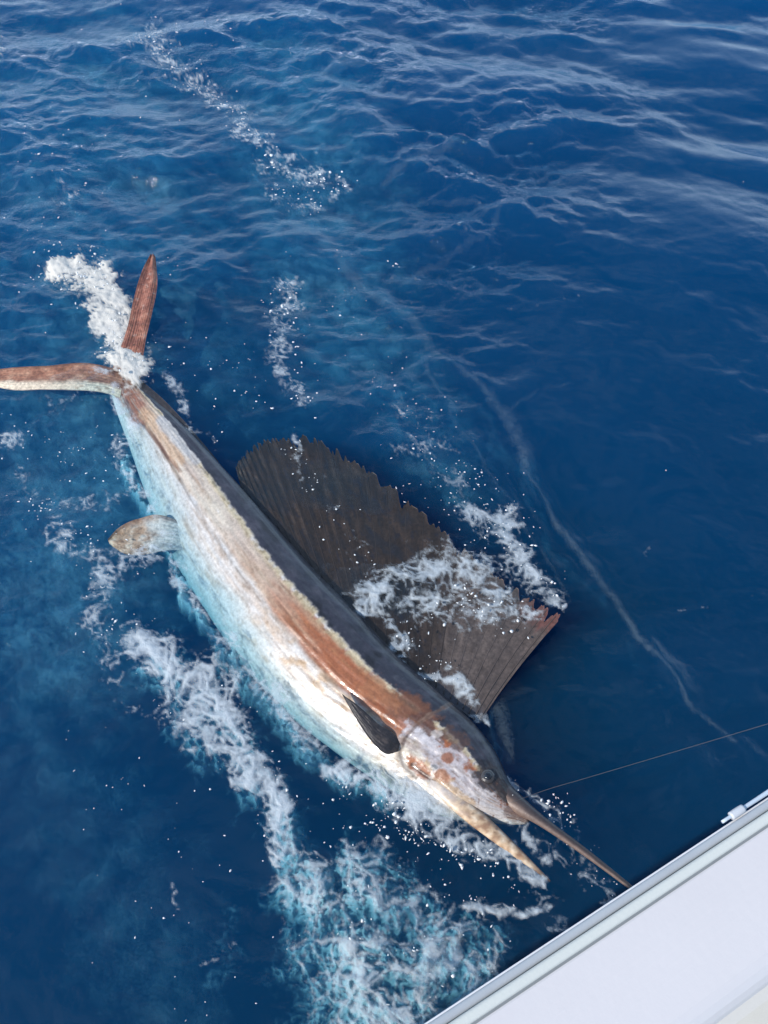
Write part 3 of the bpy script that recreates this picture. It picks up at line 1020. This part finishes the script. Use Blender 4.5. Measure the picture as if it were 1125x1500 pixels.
# ------------------------------------------------------------------ foam
# strokes: kind of foam, pixel polyline, half width in pixels, strength
LACE = [
    ([(195, 940), (250, 975), (300, 1020), (335, 1085), (372, 1140), (398, 1195), (404, 1262)], [30, 54, 70, 56, 42, 36, 20], 1.0),
    ([(290, 975), (335, 1000), (345, 1060), (325, 1080)], [34, 34, 30, 24], .85),
    ([(160, 828), (140, 880), (132, 925), (160, 985)], [34, 24, 22, 26], .62),
    ([(175, 1010), (215, 1050)], [38, 30], .42),
    ([(25, 648), (0, 655)], [20, 22], .7),
    ([(40, 700), (58, 735)], [18, 18], .55),
    ([(75, 745), (150, 738), (190, 728)], [20, 26, 18], .55),
    ([(80, 770), (95, 815), (160, 830), (235, 815)], [22, 24, 22, 16], .70),
    ([(185, 690), (210, 730)], [14, 10], .5),
    ([(480, 1128), (540, 1150), (600, 1184), (655, 1218), (720, 1252), (790, 1290)], [22, 32, 44, 40, 26, 16], .92),
    ([(496, 1150), (505, 1120), (530, 1115)], [14, 14, 14], .7),
    ([(755, 1150), (790, 1168), (812, 1186)], [16, 18, 12], .85),
    ([(820, 1190), (838, 1215)], [14, 14], .6),
    ([(742, 1200), (775, 1228), (800, 1258)], [18, 20, 14], .85),
    ([(800, 1210), (850, 1262), (890, 1312)], [26, 30, 26], .55),
    ([(760, 1290), (810, 1330), (820, 1350)], [34, 44, 40], .50),
    ([(680, 1320), (720, 1325), (755, 1345), (790, 1330)], [14, 14, 14, 14], .85),
    ([(600, 900), (660, 880), (720, 900), (785, 912)], [34, 44, 40, 20], .78),
    ([(560, 905), (590, 940), (585, 975)], [20, 22, 16], .8),
    ([(600, 990), (650, 985), (672, 1002), (700, 1032), (722, 1056)], [10, 12, 11, 9, 6], 1.0),
    ([(540, 880), (600, 850), (650, 832), (710, 830), (735, 880)], [50, 46, 40, 34, 30], .85),
    ([(690, 740), (730, 770), (760, 815), (810, 865), (822, 890)], [34, 44, 40, 30, 16], .80),
    ([(600, 610), (640, 680), (690, 730)], [50, 60, 50], .42),
    ([(424, 650), (440, 700)], [12, 12], .6),
    ([(480, 690), (500, 760), (520, 830)], [26, 30, 40], .36),
    ([(418, 415), (412, 470), (418, 540), (432, 590)], [34, 34, 30, 24], .66),
    ([(215, 60), (262, 95), (330, 152), (400, 232), (455, 262), (512, 268)], [40, 28, 24, 24, 22, 14], .66),
    ([(395, 270), (430, 292), (465, 300)], [18, 18, 14], .5),
    ([(0, 60), (10, 75)], [12, 10], .7),
    ([(80, 280), (110, 305)], [26, 26], .44),
    ([(160, 560), (186, 610), (196, 650)], [14, 16, 16], .75),
    ([(236, 560), (272, 600), (318, 655)], [12, 16, 12], .6),
    ([(60, 590), (140, 592)], [22, 22], .46),
    ([(300, 1420), (350, 1385)], [10, 10], .55),
    ([(560, 405), (640, 380), (715, 352), (728, 322), (690, 300)], [6, 6, 6, 5, 5], .38),
    ([(735, 460), (800, 450), (850, 440)], [5, 5, 4], .36),
    ([(900, 835), (955, 800)], [4, 4], .40),
    ([(1000, 900), (1060, 878), (1120, 866)], [5, 5, 4], .40),
    ([(255, 1300), (262, 1325)], [10, 8], .6),
]
THICK = [  # the white splash between the tail lobes
    ([(84, 404), (118, 408), (150, 428), (168, 470), (184, 515), (196, 552)], [24, 34, 42, 50, 48, 30], 1.0),
    ([(150, 395), (170, 430), (196, 500)], [16, 26, 24], .9),
]
CLOUD = [  # bubbles carried down in the boat's wash, plus an added glow along the belly
    ([(410, 1215), (450, 1290), (500, 1380), (560, 1460), (600, 1560)], [44, 80, 120, 150, 170], 1.0),
    ([(520, 1250), (600, 1350), (690, 1420), (720, 1500)], [54, 90, 90, 90], 1.0),
    ([(330, 1330), (330, 1400), (300, 1440)], [30, 40, 30], .5),
    ([(230, 960), (320, 1060), (390, 1190)], [80, 80, 60], .62),
    ([(176, 640), (196, 690), (224, 752), (262, 835), (318, 920), (374, 998), (436, 1066), (500, 1116), (560, 1150)], [16, 18, 20, 22, 24, 26, 28, 30, 30], .95),  # added strip imitating the turquoise glow of water along the belly
    ([(700, 780), (780, 850)], [60, 50], .35),
]
VEIL = [
    ([(560, 480), (640, 620), (700, 720)], [110, 110, 70], .6),
    ([(120, 150), (160, 500), (60, 900)], [300, 280, 200], .85),
    ([(420, 120), (460, 320), (520, 480)], [200, 180, 130], .8),
    ([(480, 300), (430, 480), (420, 600)], [90, 70, 50], .4),
    ([(40, 1060), (140, 1260), (240, 1460)], [180, 200, 180], .42),
    ([(120, 700), (130, 850), (150, 980)], [110, 90, 70], .55),
    ([(480, 350), (560, 432), (640, 505)], [18, 18, 16], .42),
    ([(640, 510), (700, 560), (768, 655), (790, 715), (850, 800), (905, 872)], [14, 12, 20, 12, 16, 12], .40),
    ([(905, 872), (962, 960), (1004, 1030), (1070, 1085)], [10, 10, 10, 10], .25),
    ([(728, 1035), (738, 1075), (744, 1110)], [12, 9, 6], 1.0),
]


def stroke_mask(px, py, strokes):
    out = np.zeros_like(px)
    for pts, ws, st in strokes:
        x0, x1 = min(p[0] for p in pts) - 260, max(p[0] for p in pts) + 260
        y0, y1 = min(p[1] for p in pts) - 260, max(p[1] for p in pts) + 260
        ix = np.nonzero((px > x0) & (px < x1) & (py > y0) & (py < y1))[0]
        if not len(ix):
            continue
        d, t = seg_dist(px[ix], py[ix], pts)
        w = np.interp(t, np.linspace(0, 1, len(ws)), ws)
        out[ix] = np.maximum(out[ix], st * np.exp(-(d / w) ** 2 * 1.25))
    return out


def foam_mat(name, col, rough=.55, breakup=0.0, sss=0.0):
    m = Mat(name)
    m.p.inputs['Base Color'].default_value = (*col, 1)
    m.p.inputs['Roughness'].default_value = rough
    m.p.inputs['Specular IOR Level'].default_value = .35
    a = m.n('ShaderNodeAttribute', attribute_name='cover')
    nz = m.noise(230, 4, .6)
    ad_ = m.n('ShaderNodeMath', operation='MULTIPLY_ADD')
    m.l(nz.outputs['Fac'], ad_.inputs[0])
    ad_.inputs[1].default_value = breakup
    sb = m.n('ShaderNodeMath', operation='SUBTRACT')
    m.l(a.outputs['Fac'], sb.inputs[0])
    sb.inputs[1].default_value = breakup * .5
    m.l(sb.outputs[0], ad_.inputs[2])
    cl = m.n('ShaderNodeClamp')
    m.l(ad_.outputs[0], cl.inputs[0])
    m.l(cl.outputs[0], m.p.inputs['Alpha'])
    m.l(m.bump(nz.outputs['Fac'], .0025, .8), m.p.inputs['Normal'])
    return m.m


STEP = 2.0
pxg = np.arange(-160, 1290, STEP)
pyg = np.arange(-30, 1640, STEP)
PX, PY = np.meshgrid(pxg, pyg, indexing='ij')
fp = at_grid(PX.ravel(), PY.ravel(), 0.0)
fX, fY = fp[:, 0], fp[:, 1]
fH = water_h(fX, fY, .0135 + .006 * np.maximum(0, fY - 2.6))
fpx, fpy = PX.ravel(), PY.ravel()
# domain-warped coordinates so that the foam swirls
wX = fX + .035 * fbm(fX * 7, fY * 7, 3) + .012 * fbm(fX * 25, fY * 25, 2)
wY = fY + .035 * fbm(fX * 7 + 50, fY * 7 + 11, 3) + .012 * fbm(fX * 25 + 9, fY * 25 + 4, 2)
f1a, f2a = worley(wX * 13, wY * 13)
f1b, f2b = worley(wX * 34 + 5, wY * 34 + 3)
f1c, f2c = worley(wX * 80 + 15, wY * 80 + 8)
web = np.maximum(1 - (f2a - f1a) * 3.2, .80 * (1 - (f2b - f1b) * 1.7))
web = np.clip(web, 0, 1)
cl_ = fbm(wX * 10, wY * 10, 6, .68)
fine = fbm(wX * 60, wY * 60, 3)
fine2 = fbm(fX * 120, fY * 120, 2)
mpx = fpx + 38 * fbm(fX * 4.5, fY * 4.5, 4, .6)
mpy = fpy + 38 * fbm(fX * 4.5 + 31, fY * 4.5 + 77, 4, .6)
lace_d = stroke_mask(mpx, mpy, LACE)


def build_foam(name, val, cover, z, mat, label, keep):
    nU_, nV_ = len(pxg), len(pyg)
    f = grid_faces(nU_, nV_)
    k = keep[f].any(axis=1)
    f = f[k]
    used = np.unique(f)
    remap = np.full(nU_ * nV_, -1, np.int64)
    remap[used] = np.arange(len(used))
    Vv = np.stack([fX[used], fY[used], z[used]], -1)
    me = mesh_np(name, Vv, remap[f])
    attr_float(me, 'cover', cover[used])
    print(name, len(f))
    return link(name, me, mat, None, 'stuff', label, 'foam')


def fish_top(px, py):
    """height of the part of the fish that lies under a pixel (for foam washing over it)"""
    return None


# surface lace
def foam_val(D, wcell=.30, gain=1.12, off=.12):
    t = wcell * (1 - web) + (1 - wcell) * (.5 - 1.15 * cl_) + .24 * fine + .12 * fine2
    return D * gain - t - off


val = foam_val(lace_d ** .78 * .90, .44)
cov = sstep(0, .30, val) * (.42 + .58 * sstep(.15, .65, val)) * sstep(.02, .12, lace_d)
zz = fH + .003 + .007 * np.clip(val, 0, 1) + .0015 * fine
# where the foam washes over the raised front of the sail it rides on it
sp = sail_pts.reshape(-1, 3)
spx, spy = to_pix(sp)
cell = {}
gxi = ((fpx - 300) / 6).astype(int); gyi = ((fpy - 600) / 6).astype(int)
Hs = np.full((100, 100), -9.0)
six = ((spx - 300) / 6).astype(int); siy = ((spy - 600) / 6).astype(int)
okk = (six >= 0) & (six < 100) & (siy >= 0) & (siy < 100)
np.maximum.at(Hs, (six[okk], siy[okk]), sp[okk, 2])
inb = (gxi >= 0) & (gxi < 100) & (gyi >= 0) & (gyi < 100)
sh = np.full(fpx.shape, -9.0)
sh[inb] = Hs[gxi[inb], gyi[inb]]
zz = np.maximum(zz, sh + .006 + .004 * np.clip(val, 0, 1))
foam_white = foam_mat("foam_lace", (.60, .66, .70), .5, .35)
build_foam('surface_foam', val, cov * .80, zz, foam_white, 'lacy white foam streaks drifting on the water around the fish', cov > .02)

# thick splash at the tail
tk = stroke_mask(.5 * (fpx + mpx), .5 * (fpy + mpy), THICK)
tw = fbm(wX * 42, wY * 42, 4, .65)
tval = foam_val(tk * 1.0, .34, 1.1, .06) + .16 * tw
tcov = sstep(.0, .30, tval) * (.5 + .5 * sstep(.1, .5, tval)) * sstep(.05, .2, tk)
tz = fH + .003 + np.clip(tval, 0, 1.0) * (.010 + .006 * np.clip(tw + .3, 0, 1)) + .002 * fine
foam_thick = foam_mat("foam_splash", (.66, .635, .58), .6, .3)
build_foam('tail_splash', tval, tcov, tz, foam_thick, 'thick creamy white splash churned up between the tail lobes', tcov > .02)

# bubbles below the surface
cd_ = stroke_mask(mpx, mpy, CLOUD)
cval = cd_ * 1.15 + .9 * cl_ + .18 * fine - (1 - web) * .25 - .45
ccov = sstep(-.25, .8, cval) * sstep(.05, .3, cd_) * .70
foam_deep = foam_mat("foam_bubbles", (.80, .84, .84), .9, .25)
build_foam('bubble_cloud', cval, ccov, fH - .06 - .09 * (1 - np.clip(cval, 0, 1)), foam_deep, 'pale teal cloud of bubbles under the water near the boat, with an added glow strip along the belly', ccov > .015)
sval = foam_val(cd_ * .72, .46)
scov = sstep(0, .35, sval) * (.5 + .5 * sstep(.1, .5, sval)) * sstep(.15, .4, cd_) * .55
build_foam('wash_foam', sval, scov, fH + .003 + .004 * np.clip(sval, 0, 1), foam_white, 'thin web of foam over the boat wash', scov > .02)
vd = stroke_mask(mpx, mpy, VEIL)
vval = vd + .28 * cl_ + .08 * fine - .25
vcov = 1.7 * sstep(-.1, .9, vval) * sstep(.03, .3, vd) * sstep(-1.0, .9, cl_) * .25
foam_veil = foam_mat("foam_veil", (.62, .72, .76), .9, .2)
build_foam('bubble_veil', vval, vcov, fH - .10 - .04 * (1 - np.clip(vval, 0, 1)), foam_veil, 'faint bluish veil of fine bubbles trailing in the wake', vcov > .012)

# thin pale film laid along the creases curling past the sail
CREASE = [
    ([(470, 350), (520, 392), (560, 430), (600, 462), (640, 512)], [7, 9, 9, 7, 5], .6),
    ([(625, 530), (660, 600), (720, 690), (790, 790), (832, 872)], [2.5, 2.5, 2.5, 3, 2.5], .35),
    ([(640, 510), (700, 560), (735, 600), (768, 655), (772, 690)], [3, 4, 10, 12, 5], .7),
    ([(772, 690), (800, 728), (840, 790), (872, 835), (905, 872), (962, 960), (1004, 1030), (1070, 1085)], [3, 3, 5, 8, 5, 4, 3, 3], .75),
    ([(730, 610), (790, 575), (830, 562)], [3, 3, 2], .25),
    ([(560, 405), (640, 380), (715, 352), (728, 322), (690, 300), (610, 298)], [4, 5, 5, 4, 4, 3], .38),
    ([(560, 262), (620, 234), (668, 230)], [5, 6, 4], .5),
    ([(440, 118), (520, 100), (572, 98)], [5, 7, 4], .5),
    ([(728, 1035), (738, 1075), (746, 1112)], [12, 10, 6], .8),
]
cpx = fpx + 12 * fbm(fX * 6, fY * 6, 3)
cpy = fpy + 12 * fbm(fX * 6 + 21, fY * 6 + 4, 3)
cr = stroke_mask(cpx, cpy, CREASE)
ccv = np.clip(cr * (.50 + .75 * cl_ + .3 * fine), 0, 1) * .15
build_foam('wake_crease', cr, ccv, fH - .010, foam_veil, 'thin pale creases curling past the sail', ccv > .012)

# ------------------------------------------------------------------ droplets and flecks
rr = np.random.default_rng(5)
ico = bmesh.new()
bmesh.ops.create_icosphere(ico, subdivisions=1, radius=1.0)
ico.verts.ensure_lookup_table()
IV = np.array([v.co[:] for v in ico.verts])
IF = np.array([[v.index for v in f.verts] for f in ico.faces])
ico.free()
SPRAY = [  # polyline, spread px, count, size mm range, height range m
    (THICK[0][0], 34, 420, (1.5, 6), (0, .06)),
    ([(60, 420), (90, 400), (150, 395)], 22, 90, (1.5, 5), (0, .03)),
    ([(250, 390), (230, 420), (228, 500)], 14, 50, (1.5, 3.5), (0, .02)),
    ([(500, 1160), (560, 1190), (620, 1215), (700, 1255), (770, 1290)], 26, 300, (1.5, 5), (0, .02)),
    ([(560, 1200), (640, 1240), (700, 1270)], 26, 110, (1.5, 4.5), (0, .01)),
    ([(760, 1150), (800, 1175), (830, 1200)], 16, 80, (1.5, 5), (0, .04)),
    ([(690, 740), (740, 780), (820, 880)], 36, 200, (1.5, 5), (0, .015)),
    ([(590, 600), (650, 690), (700, 740)], 60, 260, (1.2, 4), (0, .004)),
    ([(415, 415), (412, 480), (428, 600)], 26, 130, (2, 6), (0, .006)),
    ([(420, 640), (450, 700), (500, 760), (540, 850)], 24, 110, (1.5, 5), (0, .006)),
    ([(640, 900), (700, 890), (780, 912)], 40, 160, (1.5, 5), (.01, .03)),
    ([(560, 900), (620, 960), (650, 1000)], 24, 90, (1.5, 4), (.01, .025)),
    ([(220, 50), (262, 95), (330, 152), (400, 232), (455, 262), (512, 268)], 16, 300, (3, 9), (0, .01)),
    ([(400, 275), (470, 300)], 16, 60, (2.5, 6), (0, .006)),
    ([(60, 160), (120, 300), (60, 420)], 90, 170, (2.5, 6), (0, .006)),
    ([(200, 40), (330, 120)], 90, 110, (3, 7), (0, .006)),
    ([(480, 400), (560, 520), (600, 600)], 70, 130, (1.5, 4), (0, .004)),
    ([(250, 500), (330, 600), (400, 480)], 70, 140, (1.5, 4), (0, .004)),
    ([(40, 620), (120, 690), (180, 640)], 50, 140, (1.5, 4.5), (0, .006)),
    ([(60, 720), (110, 800), (200, 820), (150, 960)], 40, 220, (1.5, 4.5), (0, .006)),
    ([(230, 970), (330, 1060), (400, 1220)], 60, 240, (1.2, 4), (0, .006)),
    ([(450, 1190), (560, 1260), (700, 1330)], 60, 160, (1.2, 3.5), (0, .004)),
    ([(460, 1320), (560, 1420), (700, 1430)], 80, 160, (1.2, 3.5), (0, .004)),
    ([(830, 1220), (890, 1310)], 26, 60, (1.2, 3.5), (0, .008)),
    ([(100, 1100), (250, 1300), (320, 1450)], 120, 120, (1.2, 3), (0, .003)),
    ([(575, 380), (580, 385)], 8, 8, (3, 6), (0, .004)),
]
pl, sl, hl = [], [], []
for pts, spd, cnt, (s0, s1), (h0, h1) in SPRAY:
    P_ = np.asarray(pts, float)
    t = rr.random(cnt) * (len(P_) - 1)
    i = np.minimum(t.astype(int), len(P_) - 2)
    f = (t - i)[:, None]
    q = P_[i] * (1 - f) + P_[i + 1] * f + rr.normal(0, spd * .55, (cnt, 2))
    pl.append(q)
    sl.append((s0 + (s1 - s0) * rr.random(cnt) ** 2.6) / 1000)
    hl.append(h0 + (h1 - h0) * rr.random(cnt) ** 2)
one = [(249, 510, 7), (580, 384, 6), (1107, 716, 3), (1090, 264, 4), (868, 1256, 4), (790, 1160, 5), (975, 690, 2)]
pl.append(np.array([o[:2] for o in one], float)); sl.append(np.array([o[2] for o in one]) / 1000); hl.append(np.full(len(one), .002))
pl, sl, hl = np.concatenate(pl), np.concatenate(sl), np.concatenate(hl)
g = at_grid(pl[:, 0], pl[:, 1], 0.0)
hw = water_h(g[:, 0], g[:, 1])
base = np.maximum(hw, -.01)
gi = np.clip(((pl[:, 0] - 300) / 6).astype(int), -1, 100); gj = np.clip(((pl[:, 1] - 600) / 6).astype(int), -1, 100)
inn = (gi >= 0) & (gi < 100) & (gj >= 0) & (gj < 100)
bs = np.full(len(pl), -9.0)
bs[inn] = Hs[gi[inn], gj[inn]]
g[:, 2] = np.maximum(base, bs + .004) + hl
keepd = (fbm(g[:, 0] * 9, g[:, 1] * 9, 3) + .25 * rr.normal(0, 1, len(pl))) > .08
pl, sl, hl, g = pl[keepd], sl[keepd] * .74, hl[keepd], g[keepd]
stre = rr.uniform(.5, 1.9, (len(pl), 2))
ang = rr.random(len(pl)) * np.pi
J = IV[None] * (1 + .45 * rr.normal(0, 1, (len(pl), len(IV), 1)).clip(-1, 1))
J = J * np.stack([stre[:, 0], stre[:, 1], np.where(hl > .012, 1.0, .45)], -1)[:, None]
c_, s_ = np.cos(ang)[:, None], np.sin(ang)[:, None]
J = np.stack([J[..., 0] * c_ - J[..., 1] * s_, J[..., 0] * s_ + J[..., 1] * c_, J[..., 2]], -1)
DV = (g[:, None] + J * sl[:, None, None]).reshape(-1, 3)
DF = (IF[None] + (np.arange(len(pl)) * len(IV))[:, None, None]).reshape(-1, 3)
dm = mesh_np('spray', DV, DF)
drop = paint_mat("spray_white", (.80, .82, .83), .35, .05, 80)
link('spray', dm, drop, None, 'stuff', 'scattered white droplets and foam flecks on the water', 'spray')
